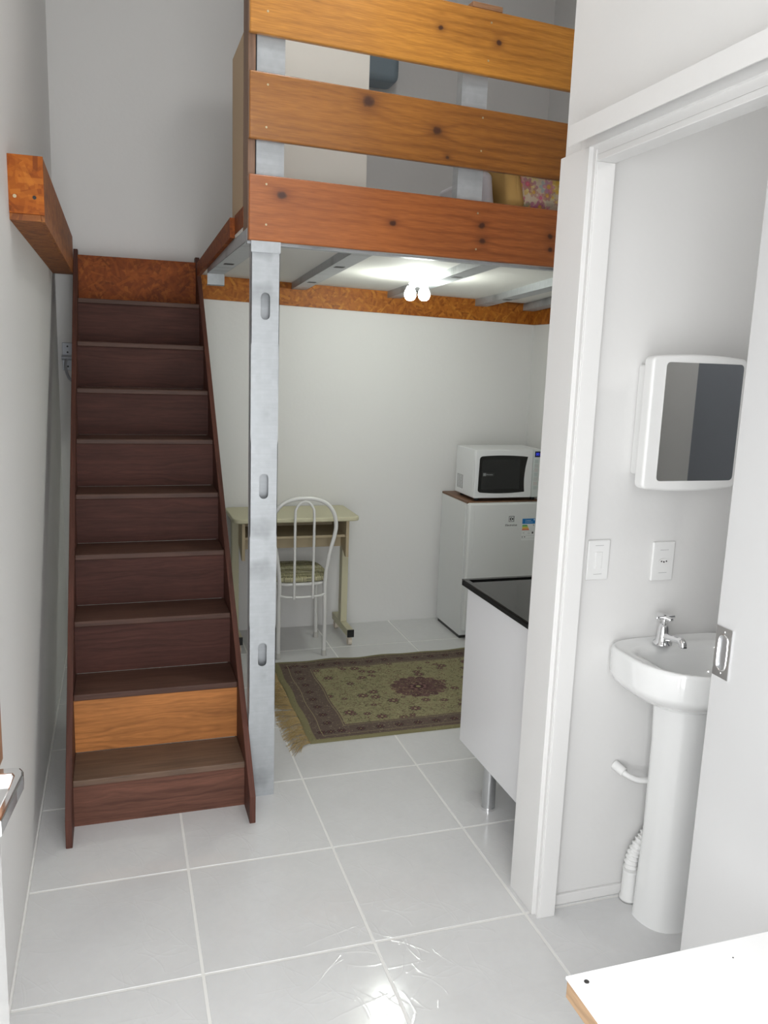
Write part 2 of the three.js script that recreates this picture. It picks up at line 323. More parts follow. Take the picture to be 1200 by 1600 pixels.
  const boards = [
    [2.1, 0.218, [[0.115, 0.157, 0.012], [0.535, 0.103, 0.0095], [0.905, 0.128, 0.0105], [0.91, 0.072, 0.0105], [1.215, 0.115, 0.009], [1.22, 0.065, 0.008]], [0.68, 0.4, 0.2], [0.4, 0.2, 0.09], 3, [[0.06, 0.188], [0.06, 0.055], [0.885, 0.172], [0.885, 0.04]]],
    [2.431, 0.214, [[0.425, 0.172, 0.017], [0.7, 0.112, 0.0135], [0.745, 0.025, 0.006]], [0.66, 0.43, 0.18], [0.37, 0.205, 0.07], 11, [[0.062, 0.175], [0.058, 0.04], [0.885, 0.182], [0.885, 0.065]]],
    [2.762, 0.222, [[0.695, 0.128, 0.0075], [0.935, 0.118, 0.0085], [0.36, 0.2, 0.013]], [0.8, 0.55, 0.22], [0.46, 0.27, 0.075], 23, [[0.06, 0.07], [0.9, 0.18], [0.895, 0.05]]],
  ];
  for (const [y, h, knots, light, dark, off, screws] of boards) {
    const g = new RoundedBoxGeometry(2.18, h, 0.024, 3, 0.006); g.translate(1.09, h / 2, -0.012);
    const b = mesh('rail_board', uvBox(g, 'x'), mat(0xffffff, 0.34, { map: pineTex(2.18, h, knots, light, dark, off), clearcoat: 0.45, clearcoatRoughness: 0.22 }), rail);
    b.position.y = y;
    for (const [sx, sy] of screws) mesh('screw', cyl([sx, sy, -0.002], [sx, sy, 0.0012], 0.0042, 0.0036, 12), M.screw, b);
  }
  for (const [x0, x1, y1] of [[0.03, 0.128, 3.0], [0.805, 0.912, 2.982]]) {
    mesh('stud', [box(x0, x1, 2.17, y1, -0.0265, -0.025, 0, 'y'), box(x0, x0 + 0.0015, 2.17, y1, -0.068, -0.0265, 0, 'y'), box(x1 - 0.0015, x1, 2.17, y1, -0.068, -0.0265, 0, 'y')], M.steel, rail);
  }
  mesh('cap_block', box(0.822, 0.947, 2.985, 3.004, -0.07, -0.004, 0.002, 'x'), mat(rgb(0.5, 0.25, 0.12), 0.6, { map: grainTex }), rail);
}

{
  const g = thing('stair_landing', 'narrow strand-board landing against the back wall at the top of the stairs', 'landing');
  mesh('deck', box(-0.373, 0.23, 2.16, 2.19, -2.928, noseZ(8) - RUN - 0.014), M.osbDark, g);
  mesh('ledger', box(-0.373, 0.23, 2.03, 2.158, -2.928, -2.91, 0, 'x'), M.osb, g);
}

// ---------------------------------------------------------------- lamp under the loft
{
  const l = thing('ceiling_lamp', 'ceiling lamp with two bare glowing bulbs under the loft', 'lamp');
  const cx = 1.246, cz = -1.92, top = deckLow(cx, cz);
  mesh('base_plate', lathe([[0.0, 0], [0.062, 0], [0.062, -0.008], [0.052, -0.026], [0, -0.026]].reverse(), cx, top, cz), M.white, l);
  mesh('socket', [cyl([cx, top - 0.026, cz], [cx, top - 0.05, cz], 0.026, 0.026), cyl([cx, top - 0.04, cz], [cx - 0.03, top - 0.062, cz - 0.02], 0.018, 0.018), cyl([cx, top - 0.04, cz], [cx + 0.03, top - 0.062, cz + 0.02], 0.018, 0.018)], M.white, l);
  const glow = mat(0xffffff, 0.4, { emissive: new THREE.Color().setRGB(1, 1, 0.97), emissiveIntensity: 5 });
  for (const s of [-1, 1]) {
    const x = cx + 0.03 * s, z = cz + 0.02 * s, y = top - 0.062;
    mesh('bulb', lathe([[0.0, -0.072], [0.014, -0.07], [0.024, -0.062], [0.0295, -0.05], [0.031, -0.04], [0.028, -0.026], [0.021, -0.012], [0.016, 0.0], [0, 0.001]], x, y, z, 24), glow, l);
    const p = new THREE.PointLight(new THREE.Color().setRGB(0.94, 1.0, 0.915), 0.56, 0, 2); p.name = 'bulb_light'; p.position.set(x, y - 0.04, z); p.shadow.radius = 1.4; p.castShadow = true; l.add(p);
  }
}

// ---------------------------------------------------------------- flush lamps on the ceilings of the entrance and of the bathroom
function flushLamp(label, x, y, z, r, I) {
  const l = thing('flush_lamp', label, 'lamp');
  mesh('rim', lathe([[r * 0.9, -0.035], [r, -0.03], [r, 0], [0, 0]], x, y, z), M.white, l);
  mesh('diffuser', lathe([[0, -0.05], [r * 0.5, -0.046], [r * 0.9, -0.034], [0, -0.03]], x, y, z), mat(0xffffff, 0.5, { emissive: new THREE.Color(1, 1, 1), emissiveIntensity: 1.5 }), l);
  const p = new THREE.PointLight(new THREE.Color().setRGB(1, 0.99, 0.97), I, 0, 2); p.name = 'diffuser_light'; p.position.set(x, y - 0.12, z); p.shadow.radius = 4; p.castShadow = true; l.add(p);
}
flushLamp('round white flush lamp on the high ceiling above the entrance', 0.72, CH, -0.3, 0.16, 1.75);
flushLamp('round white flush lamp on the bathroom ceiling', 1.95, 2.75, 1.1, 0.11, 0.62);

// ---------------------------------------------------------------- things on the loft
{
  const mt = thing('mattress', 'mattress under a pale sheet lying on the loft deck', 'mattress');
  mesh('mattress_body', box(1.28, 2.36, 2.185, 2.345, -2.88, -1.12, 0.03), mat(rgb(0.7, 0.69, 0.72), 0.9), mt);
  const floral = size(canvasTex(768, 768, (c, w, h) => {
    c.fillStyle = '#d3c2ac'; c.fillRect(0, 0, w, h);
    for (let k = 0; k < 44; k++) { c.globalAlpha = 0.35; c.fillStyle = ['#b99a86', '#cfc6a4', '#a9a58c', '#c9a3a0'][k % 4]; c.beginPath(); c.ellipse(rnd() * w, rnd() * h, rr(20, 70), rr(14, 50), rnd() * 3, 0, 7); c.fill(); }
    c.globalAlpha = 1;
    for (let k = 0; k < 320; k++) {
      const x = rnd() * w, y = rnd() * h, r = rr(12, 40), col = ['#c67a97', '#d8b85c', '#9db3bb', '#a8657c', '#dccf90', '#8d946c', '#b98a78'][k % 7];
      c.globalAlpha = 0.6; c.fillStyle = col; for (let q = 0; q < 6; q++) { c.beginPath(); c.ellipse(x + r * 0.7 * Math.cos(q * 1.05), y + r * 0.7 * Math.sin(q * 1.05), r * 0.5, r * 0.34, q * 1.05, 0, 7); c.fill(); }
      c.fillStyle = ['#e7b93a', '#d9487f', '#f3e6b0'][k % 3]; c.beginPath(); c.arc(x, y, r * 0.4, 0, 7); c.fill();
    }
  }), 0.5, 0.5);
  const bl = thing('folded_quilt', 'folded floral quilt with yellow flowers on the loft mattress behind the railing', 'quilt');
  const folds = (x0, x1, y0, y1, z0, z1, ph) => {
    const g = new RoundedBoxGeometry(x1 - x0, y1 - y0, z1 - z0, 8, Math.min(0.035, (y1 - y0) / 2.1)); g.translate((x0 + x1) / 2, (y0 + y1) / 2, (z0 + z1) / 2);
    const p = g.attributes.position;
    for (let i = 0; i < p.count; i++) { const x = p.getX(i), y = p.getY(i), z = p.getZ(i); p.setXYZ(i, x + 0.012 * Math.sin(z * 17 + y * 22 + ph), y + (y > (y0 + y1) / 2 ? 0.014 * Math.sin(x * 19 + ph) : 0), z + 0.016 * Math.sin(x * 24 + y * 12 + ph)); }
    g.computeVertexNormals(); return uvBox(g, 'x', ph, ph * 2);
  };
  mesh('quilt_fold', folds(1.42, 2.05, 2.345, 2.56, -1.7, -1.2, 0.6), mat(0xffffff, 0.9, { map: floral }), bl);
  const lin = mesh('quilt_lining', folds(1.355, 1.435, 2.345, 2.55, -1.66, -1.19, 2.1), mat(rgb(0.58, 0.36, 0.12), 0.9), bl); lin.userData.label = 'mustard yellow lining';
  const pl = thing('pillow', 'plain white pillow beside the folded quilt on the loft', 'pillow');
  mesh('pillow_body', folds(1.27, 1.33, 2.345, 2.5, -1.75, -1.25, 4.0), mat(rgb(0.72, 0.7, 0.74), 0.9), pl);
  const cb = thing('wardrobe', 'plain cream cabinet standing on the loft behind the rail boards', 'cabinet');
  mesh('body', box(0.43, 0.828, 2.18, 3.4, -1.8, -1.45, 0.003), mat(rgb(0.84, 0.82, 0.76), 0.6), cb);
  const ac = thing('wall_heater', 'rounded grey-blue appliance on the back wall beside the cream cabinet', 'appliance');
  mesh('housing', box(1.08, 1.385, 3.27, 3.47, -2.925, -2.74, 0.04), mat(rgb(0.21, 0.27, 0.31), 0.5), ac);
}

// ---------------------------------------------------------------- hammock hook
{
  const h = thing('hammock_hook', 'grey metal hammock hook screwed to the back wall behind the stairs', 'hook');
  const hm = mat(rgb(0.42, 0.44, 0.48), 0.45, { metalness: 0.3 });
  const pl = mesh('plate', box(-0.477, -0.42, 1.59, 1.742, -2.928, -2.92, 0.003), hm, h);
  for (const y of [1.722, 1.69, 1.612]) mesh('screw', cyl([-0.449, y, -2.9205], [-0.449, y, -2.9185], 0.005, 0.005, 10), M.dark, pl);
  mesh('eye', cyl([-0.48, 1.66, -2.905], [-0.42, 1.66, -2.905], 0.014, 0.014), hm, h);
  mesh('hook_arm', tube([[-0.455, 1.66, -2.9], [-0.46, 1.61, -2.885], [-0.445, 1.555, -2.865], [-0.415, 1.53, -2.855], [-0.39, 1.55, -2.85], [-0.387, 1.585, -2.85]], 0.0075, 40, 10), hm, h);
}

// ---------------------------------------------------------------- desk
{
  const d = thing('desk', 'beige school desk with an open shelf on casters against the back wall', 'desk');
  const sh = new THREE.Shape(), x0 = 0.415, x1 = 1.16, a = 2.5, b = 2.905, r = 0.05;
  sh.moveTo(x0 + r, a); sh.lineTo(x1 - r, a); sh.quadraticCurveTo(x1, a, x1, a + r); sh.lineTo(x1, b - 0.02); sh.lineTo(x1 - 0.02, b); sh.lineTo(x0 + 0.02, b); sh.lineTo(x0, b - 0.02); sh.lineTo(x0, a + r); sh.quadraticCurveTo(x0, a, x0 + r, a);
  const g = new THREE.ExtrudeGeometry(sh, { depth: 0.012, bevelEnabled: true, bevelSize: 0.007, bevelThickness: 0.007, bevelOffset: -0.007, bevelSegments: 3, curveSegments: 8 });
  g.rotateX(-Math.PI / 2); g.translate(0, 0.777, 0); mesh('desk_top', g, M.beige, d);
  for (const x of [0.468, 1.082]) {
    const s = extrude([[2.525, 0.77], [2.525, 0.55], [2.545, 0.55], [2.7, 0.64], [2.88, 0.64], [2.88, 0.77]], 0.016, 0.001); s.rotateY(Math.PI / 2); s.translate(x, 0, 0); mesh('side_panel', s, M.beigeBoard, d);
  }
  mesh('shelf', box(0.487, 1.081, 0.668, 0.682, -2.86, -2.545, 0.001), M.beigeBoard, d);
  mesh('shelf_back', box(0.487, 1.081, 0.682, 0.77, -2.88, -2.865), M.beigeBoard, d);
  mesh('modesty_panel', box(0.487, 1.081, 0.59, 0.667, -2.66, -2.645), M.beigeBoard, d);
  for (const x of [0.43, 1.1]) {
    mesh('leg', box(x, x + 0.04, 0.1, 0.77, -2.73, -2.67, 0.003), M.beige, d);
    const f = mesh('foot', box(x, x + 0.04, 0.055, 0.1, -2.88, -2.505, 0.003), M.beige, d);
    mesh('end_cap', box(x - 0.001, x + 0.041, 0.054, 0.101, -2.508, -2.5, 0.002), M.black, f);
    for (const z of [-2.85, -2.53]) mesh('caster', [cyl([x + 0.008, 0.024, z], [x + 0.032, 0.024, z], 0.024), cyl([x + 0.02, 0.03, z], [x + 0.02, 0.056, z], 0.012)], mat(rgb(0.68, 0.6, 0.5), 0.5), d);
  }
}

// ---------------------------------------------------------------- chair
{
  const c = thing('dining_chair', 'white tubular metal chair with an arched back and patterned seat at the desk', 'chair');
  const xc = 0.79, zb = -2.38, r = 0.0115;
  const fab = size(canvasTex(512, 512, (k, w, h) => {                 // basket-weave print
    k.fillStyle = '#b9b48f'; k.fillRect(0, 0, w, h);
    for (let i = 0; i < 8; i++) for (let j = 0; j < 8; j++) {
      const x = i * 64, y = j * 64, v = (i + j) % 2; k.save(); k.translate(x + 32, y + 32); if (v) k.rotate(Math.PI / 2);
      k.fillStyle = ['#c9c4a0', '#aaa67f', '#d4cfb0'][(i * 3 + j) % 3]; k.fillRect(-31, -31, 62, 62);
      for (let q = 0; q < 5; q++) { k.fillStyle = ['#1f1c18', '#4c4a38', '#26221c', '#8a8663', '#191714'][(q + i) % 5]; k.fillRect(-30 + q * 13, -31, rr(3, 7), 62); }
      k.restore();
    }
  }), 0.24, 0.24);
  const arch = [[0.135, 0], [0.135, 0.25], [0.133, 0.45], [0.15, 0.6], [0.178, 0.72], [0.184, 0.79], [0.165, 0.86], [0.12, 0.91], [0.06, 0.932], [0, 0.937]];
  const path = [...arch, ...arch.slice(0, -1).reverse().map(([x, y]) => [-x, y])].map(([x, y]) => [xc + x, Math.max(y, 0.02), zb + 0.03 * clamp((y - 0.45) / 0.5)]);
  mesh('back_frame', tube(path, r, 160, 14), M.chair, c);
  const loop = [[0.054, 0.36], [0.054, 0.6], [0.054, 0.84], [0.046, 0.885], [0.025, 0.912], [0, 0.92], [-0.025, 0.912], [-0.046, 0.885], [-0.054, 0.84], [-0.054, 0.6], [-0.054, 0.36]].map(([x, y]) => [xc + x, y, zb + 0.034 + 0.0 * y]);
  mesh('back_spindle', tube(loop, 0.0075, 110, 10), M.chair, c);
  mesh('back_rail', tube([[xc - 0.135, 0.375, zb], [xc - 0.09, 0.37, zb + 0.022], [xc, 0.368, zb + 0.03], [xc + 0.09, 0.37, zb + 0.022], [xc + 0.135, 0.375, zb]], 0.007, 40, 10), M.chair, c);
  const ring = []; for (let k = 0; k < 24; k++) { const t = k / 24 * 6.2832, cs = Math.cos(t), sn = Math.sin(t); ring.push([xc + 0.165 * Math.sign(cs) * Math.pow(Math.abs(cs), 0.6), 0.436, -2.565 + 0.185 * Math.sign(sn) * Math.pow(Math.abs(sn), 0.6)]); }
  mesh('seat_ring', tube(ring, 0.01, 120, 10, true), M.chair, c);
  const seat = []; for (let k = 0; k < 48; k++) { const t = k / 48 * 6.2832, cs = Math.cos(t), sn = Math.sin(t); seat.push([xc + 0.172 * Math.sign(cs) * Math.pow(Math.abs(cs), 0.55), 2.565 - 0.195 * Math.sign(sn) * Math.pow(Math.abs(sn), 0.55)]); }
  const sg = new THREE.ExtrudeGeometry(new THREE.Shape(seat.map(([x, z]) => new THREE.Vector2(x, z))), { depth: 0.006, bevelEnabled: true, bevelSize: 0.02, bevelThickness: 0.016, bevelOffset: -0.02, bevelSegments: 5 });
  sg.rotateX(-Math.PI / 2); sg.translate(0, 0.462, 0); const st = mesh('seat', uvBox(sg, 'x'), mat(0xffffff, 0.8, { map: fab }), c); st.userData.label = 'padded seat in a woven-look print';
  for (const s of [-1, 1]) {
    mesh('front_leg', tube([[xc + s * 0.15, 0.436, -2.69], [xc + s * 0.155, 0.25, -2.698], [xc + s * 0.162, 0.02, -2.707]], r, 24, 12), M.chair, c);
    mesh('brace', tube([[xc + s * 0.13, 0.43, zb - 0.05], [xc + s * 0.134, 0.40, zb - 0.025], [xc + s * 0.135, 0.37, zb]], 0.006, 10, 8), M.chair, c);
    mesh('foot_cap', cyl([xc + s * 0.135, 0, zb], [xc + s * 0.135, 0.035, zb], 0.0155, 0.014), M.rubber, c);
    mesh('foot_cap', cyl([xc + s * 0.162, 0, -2.707], [xc + s * 0.162, 0.035, -2.707], 0.0155, 0.014), M.rubber, c);
  }
}

// ---------------------------------------------------------------- rug
{
  const W = 1.4, D = 1.0, rx = 0.6, rz = -2.295;
  const tex = canvasTex(2048, 1456, (c, w, h) => {
    const S = w / W, m = (v) => v * S;
    const fleck = (x0, y0, x1, y1, n, cols, a, b) => { for (let k = 0; k < n; k++) { const x = rr(x0, x1), y = rr(y0, y1), l = rr(a, b), t = rnd() * 6.28; c.strokeStyle = cols[Math.floor(rnd() * cols.length)]; c.lineWidth = rr(2, 5.5); c.globalAlpha = rr(0.4, 0.95); c.beginPath(); c.arc(x, y, l, t, t + rr(0.8, 3.6)); c.stroke(); } c.globalAlpha = 1; };
    const flower = (x, y, r, cols) => { for (let q = 3; q > 0; q--) { c.fillStyle = cols[q % cols.length]; for (let k = 0; k < 8; k++) { const t = k * 0.785 + q * 0.3; c.beginPath(); c.ellipse(x + r * q / 3 * 0.7 * Math.cos(t), y + r * q / 3 * 0.55 * Math.sin(t), r * 0.3, r * 0.2, t, 0, 7); c.fill(); } } c.fillStyle = cols[0]; c.beginPath(); c.arc(x, y, r * 0.22, 0, 7); c.fill(); };
    c.fillStyle = '#7d7755'; c.fillRect(0, 0, w, h);
    const bx0 = m(0.034), by = m(0.022), bw = m(0.17), bh = m(0.125);
    c.fillStyle = '#5f5047'; c.fillRect(bx0, by, w - 2 * bx0, h - 2 * by);
    fleck(bx0, by, w - bx0, h - by, 5200, ['#3f322d', '#7d7056', '#6a4a49', '#8d8268', '#4a3a36', '#5f593f', '#988b74'], 3, 13);
    for (const y of [by + bh / 2, h - by - bh / 2]) for (let x = bx0 + 60; x < w - bx0; x += 138) flower(x, y, 34, ['#7b6d4d', '#3a2526', '#5f3b40', '#2c2320']);
    for (const x of [bx0 + bw / 2, w - bx0 - bw / 2]) for (let y = by + 60; y < h - by; y += 138) flower(x, y, 34, ['#7b6d4d', '#3a2526', '#5f3b40', '#2c2320']);
    for (const o of [0.035, 0.138]) { c.strokeStyle = '#8f8464'; c.lineWidth = 5; c.strokeRect(bx0 + m(o) * 1.15, by + m(o) * 0.8, w - 2 * bx0 - 2.3 * m(o), h - 2 * by - 1.6 * m(o)); }
    const fx = bx0 + bw, fy = by + bh; c.fillStyle = '#8a8463'; c.fillRect(fx, fy, w - 2 * fx, h - 2 * fy);
    c.strokeStyle = '#8d8462'; c.lineWidth = 6; c.strokeRect(fx, fy, w - 2 * fx, h - 2 * fy);
    c.save(); c.beginPath(); c.rect(fx, fy, w - 2 * fx, h - 2 * fy); c.clip();
    fleck(fx, fy, w - fx, h - fy, 3400, ['#5a5539', '#54432f', '#a09a74', '#6b4a42', '#a8a17c', '#565a3a', '#4a3d2e', '#5f4136'], 6, 24);
    for (let k = 0; k < 60; k++) flower(rr(fx, w - fx), rr(fy, h - fy), rr(20, 50), ['#9c966e', '#5d403c', '#755450', '#4d4733']);
    const cx = w * 0.5, cy = h * 0.5;
    for (let k = 0; k < 16; k++) { const t = k * 0.3927; c.fillStyle = k % 2 ? '#563b3a' : '#654a45'; c.beginPath(); c.ellipse(cx + 150 * Math.cos(t), cy + 120 * Math.sin(t), 78, 46, t, 0, 7); c.fill(); }
    c.fillStyle = '#5b403d'; c.beginPath(); c.ellipse(cx, cy, 180, 140, 0, 0, 7); c.fill();
    fleck(cx - 220, cy - 160, cx + 220, cy + 160, 420, ['#3b2827', '#8c8360', '#7a5a54', '#a19768'], 6, 22);
    flower(cx, cy, 90, ['#8f8a60', '#3f2628', '#7b5a55', '#4a3232']);
    c.restore();
    fleck(0, 0, w, h, 3000, ['#4a4536', '#9d9778'], 1, 4);
  });
  tex.wrapS = tex.wrapT = THREE.ClampToEdgeWrapping;
  const rug = thing('rug', 'olive and maroon oriental rug with a tan fringe on the tiled floor', 'rug');
  const nx = 56, nz = 40, pos = [], uv = [], idx = [];
  const hgt = (u, v) => 0.009 + 0.0025 * Math.sin(u * 31) * Math.exp(-v * 9) + 0.003 * Math.exp(-u * 26) * (0.5 + 0.5 * Math.sin(v * 23));
  for (let j = 0; j <= nz; j++) for (let i = 0; i <= nx; i++) { const u = i / nx, v = j / nz; pos.push(rx + u * W + 0.004 * Math.sin(v * 19) * (1 - u), hgt(u, v), rz + v * D + 0.005 * Math.sin(u * 21) * (1 - v)); uv.push(u, 1 - v); }
  for (let j = 0; j < nz; j++) for (let i = 0; i < nx; i++) { const a = j * (nx + 1) + i, b = a + 1, d = a + nx + 1, e = d + 1; idx.push(a, d, b, b, d, e); }
  const border = []; for (let i = 0; i <= nx; i++) border.push(i); for (let j = 1; j <= nz; j++) border.push(j * (nx + 1) + nx); for (let i = nx - 1; i >= 0; i--) border.push(nz * (nx + 1) + i); for (let j = nz - 1; j > 0; j--) border.push(j * (nx + 1));
  const base = pos.length / 3; for (const k of border) { pos.push(pos[k * 3], 0.0005, pos[k * 3 + 2]); uv.push(uv[k * 2], uv[k * 2 + 1]); }
  for (let k = 0; k < border.length; k++) { const n = (k + 1) % border.length; idx.push(border[k], border[n], base + k, border[n], base + n, base + k); }
  const g = new THREE.BufferGeometry(); g.setAttribute('position', new THREE.Float32BufferAttribute(pos, 3)); g.setAttribute('uv', new THREE.Float32BufferAttribute(uv, 2)); g.setIndex(idx); g.computeVertexNormals();
  mesh('pile', g, mat(0xffffff, 0.95, { map: tex, sheen: 0.2 }), rug);
  for (const side of [0, 1]) {                                        // knotted fringe, uncountable threads
    const fr = [];
    for (let k = 0; k < 520; k++) {
      const v = rnd(), z = rz + v * D, s = side ? 1 : -1, x = side ? rx + W : rx, l = rr(0.06, 0.115), sw = 0.05 * Math.sin(v * 9) + rr(-0.035, 0.035) + (v > 0.93 ? 0.05 : 0), y = rr(0.003, 0.011);
      fr.push(tube([[x, 0.007, z], [x + s * l * 0.5, y + 0.004, z + sw * 0.35], [x + s * l, y * 0.5 + 0.001, z + sw]], 0.0011, 3, 4));
    }
    const f = mesh('fringe', fr, mat(rgb(0.4, 0.29, 0.13), 0.9), rug); f.userData.kind = 'stuff'; f.userData.label = 'tan tasselled fringe';
  }
}

// ---------------------------------------------------------------- small fridge and microwave
const decal = (w, h, draw, x, y, z, W, H, o = {}) => { const t = canvasTex(w, h, draw); const g = new THREE.BoxGeometry(W, H, 0.0006).toNonIndexed(); g.translate(x, y, z); return [g, mat(0xffffff, 0.35, { map: t, ...o })]; };
const emblem = (c, x, y, s, fg, bg) => { c.strokeStyle = fg; c.fillStyle = fg; c.lineWidth = s * 0.09; c.strokeRect(x, y, s, s); c.beginPath(); c.arc(x + s / 2, y + s / 2, s * 0.34, Math.PI * 0.5, Math.PI * 1.5); c.closePath(); c.fill(); c.beginPath(); c.moveTo(x + s * 0.5, y + s * 0.5); c.lineTo(x + s * 0.86, y + s * 0.16); c.lineTo(x + s * 0.86, y + s * 0.84); c.fill(); c.fillStyle = bg; c.beginPath(); c.moveTo(x + s * 0.32, y + s * 0.5); c.lineTo(x + s * 0.5, y + s * 0.32); c.lineTo(x + s * 0.5, y + s * 0.68); c.fill(); };
{
  const f = thing('mini_fridge', 'small white fridge with a brown top in the kitchen corner under the microwave', 'fridge');
  const fm = mat(rgb(0.72, 0.735, 0.73), 0.3);
  mesh('body', box(1.825, 2.325, 0.02, 0.866, -2.88, -2.49, 0.004), fm, f);
  mesh('top_board', box(1.825, 2.325, 0.866, 0.88, -2.88, -2.47, 0.003), mat(rgb(0.3, 0.15, 0.08), 0.5, { map: grainTex }), f);
  const d = mesh('door', box(1.826, 2.324, 0.06, 0.872, -2.486, -2.44, 0.014), fm, f);
  mesh('door_rib', box(1.865, 1.868, 0.07, 0.86, -2.441, -2.4385, 0.001), fm, d);
  mesh('plinth', box(1.83, 2.32, 0.0, 0.056, -2.86, -2.5), M.black, f);
  const [lg, lm] = decal(256, 224, (c) => { c.fillStyle = '#dcdfde'; c.fillRect(0, 0, 256, 224); emblem(c, 78, 14, 100, '#14171c', '#dcdfde'); c.fillStyle = '#14171c'; c.font = 'bold 50px sans-serif'; c.textAlign = 'center'; c.fillText('Electrolux', 128, 200); }, 2.116, 0.755, -2.4395, 0.085, 0.074);
  mesh('badge', lg, lm, d);
  const [eg, em] = decal(256, 384, (c) => {
    c.fillStyle = '#e9eceb'; c.fillRect(0, 0, 256, 384); c.fillStyle = '#1b74b8'; c.fillRect(4, 4, 248, 92); c.fillStyle = '#cfe3f2'; c.fillRect(70, 20, 4, 64); c.font = 'bold 20px sans-serif'; c.fillText('ENERGIA', 86, 46); c.fillRect(222, 12, 22, 26); c.fillStyle = '#9cc6e4'; for (const y of [58, 70]) c.fillRect(86, y, 120, 5);
    ['#1f8a45', '#5fae3c', '#c9c932', '#e9b72f', '#e58a2c', '#d2562a'].forEach((q, i) => { c.fillStyle = q; c.fillRect(8, 112 + i * 16, 96 + i * 8, 14); });
    c.fillStyle = '#111'; c.font = 'bold 30px sans-serif'; c.fillText('A', 216, 132); c.strokeStyle = '#8a8f92'; c.lineWidth = 2; for (const y of [218, 300, 350]) { c.beginPath(); c.moveTo(4, y); c.lineTo(252, y); c.stroke(); }
    c.font = '22px sans-serif'; c.fillStyle = '#444'; c.fillText('120', 20, 260); c.fillText('17,9', 120, 270); c.fillRect(200, 236, 30, 34); c.fillRect(14, 312, 12, 26); c.fillRect(56, 316, 20, 16);
  }, 2.236, 0.702, -2.4395, 0.092, 0.14);
  mesh('energy_label', eg, em, d);
}
{
  const o = thing('microwave', 'white countertop microwave with a dark window on top of the fridge', 'microwave');
  const x0 = 1.862, x1 = 2.325, y0 = 0.9, y1 = 1.197, zf = -2.462, wm = mat(rgb(0.74, 0.75, 0.76), 0.28);
  const body = mesh('body', box(x0, x1, y0, y1, -2.76, zf - 0.026, 0.006), wm, o);
  for (let i = 0; i < 4; i++) for (let j = 0; j < 10; j++) mesh('vent_slot', box(x0 - 0.0006, x0 + 0.001, y0 + 0.035 + j * 0.0088, y0 + 0.04 + j * 0.0088, -2.725 + i * 0.024, -2.713 + i * 0.024), M.dark, body);
  for (const [x, z] of [[x0 + 0.04, -2.73], [x0 + 0.04, -2.51], [x1 - 0.04, -2.73], [x1 - 0.04, -2.51]]) mesh('foot', cyl([x, 0.88, z], [x, 0.902, z], 0.014, 0.016, 14), M.black, o);
  const door = mesh('door', box(x0, 2.25, y0, y1, zf - 0.026, zf, 0.006), wm, o);
  const win = []; const wx0 = x0 + 0.028, wx1 = 2.212, wy0 = y0 + 0.032, wy1 = y1 - 0.04;
  { const s = new THREE.Shape(); const r = 0.02; s.moveTo(wx0 + r, wy0 + 0.004); s.quadraticCurveTo((wx0 + wx1) / 2, wy0 - 0.008, wx1 - 0.012, wy0 + 0.006); s.quadraticCurveTo(wx1 - 0.028, (wy0 + wy1) / 2, wx1, wy1 - 0.003); s.quadraticCurveTo((wx0 + wx1) / 2, wy1 + 0.012, wx0 + r, wy1); s.quadraticCurveTo(wx0, wy1 - 0.002, wx0, wy1 - r); s.lineTo(wx0 - 0.003, wy0 + r); s.quadraticCurveTo(wx0 - 0.002, wy0 + 0.005, wx0 + r, wy0 + 0.004);
    const g = new THREE.ExtrudeGeometry(s, { depth: 0.002, bevelEnabled: true, bevelSize: 0.001, bevelThickness: 0.001, bevelSegments: 1, curveSegments: 16 }); g.translate(0, 0, zf - 0.001);
    const w = mesh('window', g, mat(rgb(0.006, 0.006, 0.006), 0.12), door); w.userData.label = 'black glass door window';
    mesh('mesh_screen', box(wx0 + 0.016, wx1 - 0.05, wy0 + 0.024, wy1 - 0.02, zf + 0.0018, zf + 0.0024), mat(rgb(0.016, 0.017, 0.017), 0.25), w);
    const [lg, lm] = decal(320, 96, (c) => { c.fillStyle = '#202222'; c.fillRect(0, 0, 320, 96); emblem(c, 8, 14, 68, '#b9bdbd', '#202222'); c.fillStyle = '#a9adad'; c.font = 'bold 38px sans-serif'; c.fillText('Electrolux', 92, 62); }, wx0 + 0.062, (wy0 + wy1) / 2 + 0.002, zf + 0.0032, 0.075, 0.022);
    mesh('badge', lg, lm, w);
  }
  const cp = mesh('control_panel', box(2.2515, x1, y0, y1, zf - 0.026, zf - 0.001, 0.005), mat(rgb(0.6, 0.645, 0.63), 0.35), o);
  const [dg, dm] = decal(192, 96, (c) => { c.fillStyle = '#05061c'; c.fillRect(0, 0, 192, 96); c.fillStyle = '#3a4bff'; c.font = 'bold 60px monospace'; c.fillText('00:0', 22, 68); }, 2.29, 1.17, zf - 0.0005, 0.06, 0.036);
  dm.emissiveMap = dm.map; dm.emissive = new THREE.Color(1, 1, 1); dm.emissiveIntensity = 0.8; mesh('display', dg, dm, cp);
  for (let i = 0; i < 2; i++) for (let j = 0; j < 7; j++) mesh('button', box(2.262 + i * 0.031, 2.287 + i * 0.031, 1.115 - j * 0.0275, 1.136 - j * 0.0275, zf - 0.0015, zf + 0.0006, 0.001), mat(rgb(0.5 + 0.04 * ((i + j) % 3), 0.56, 0.55), 0.4), cp);
}

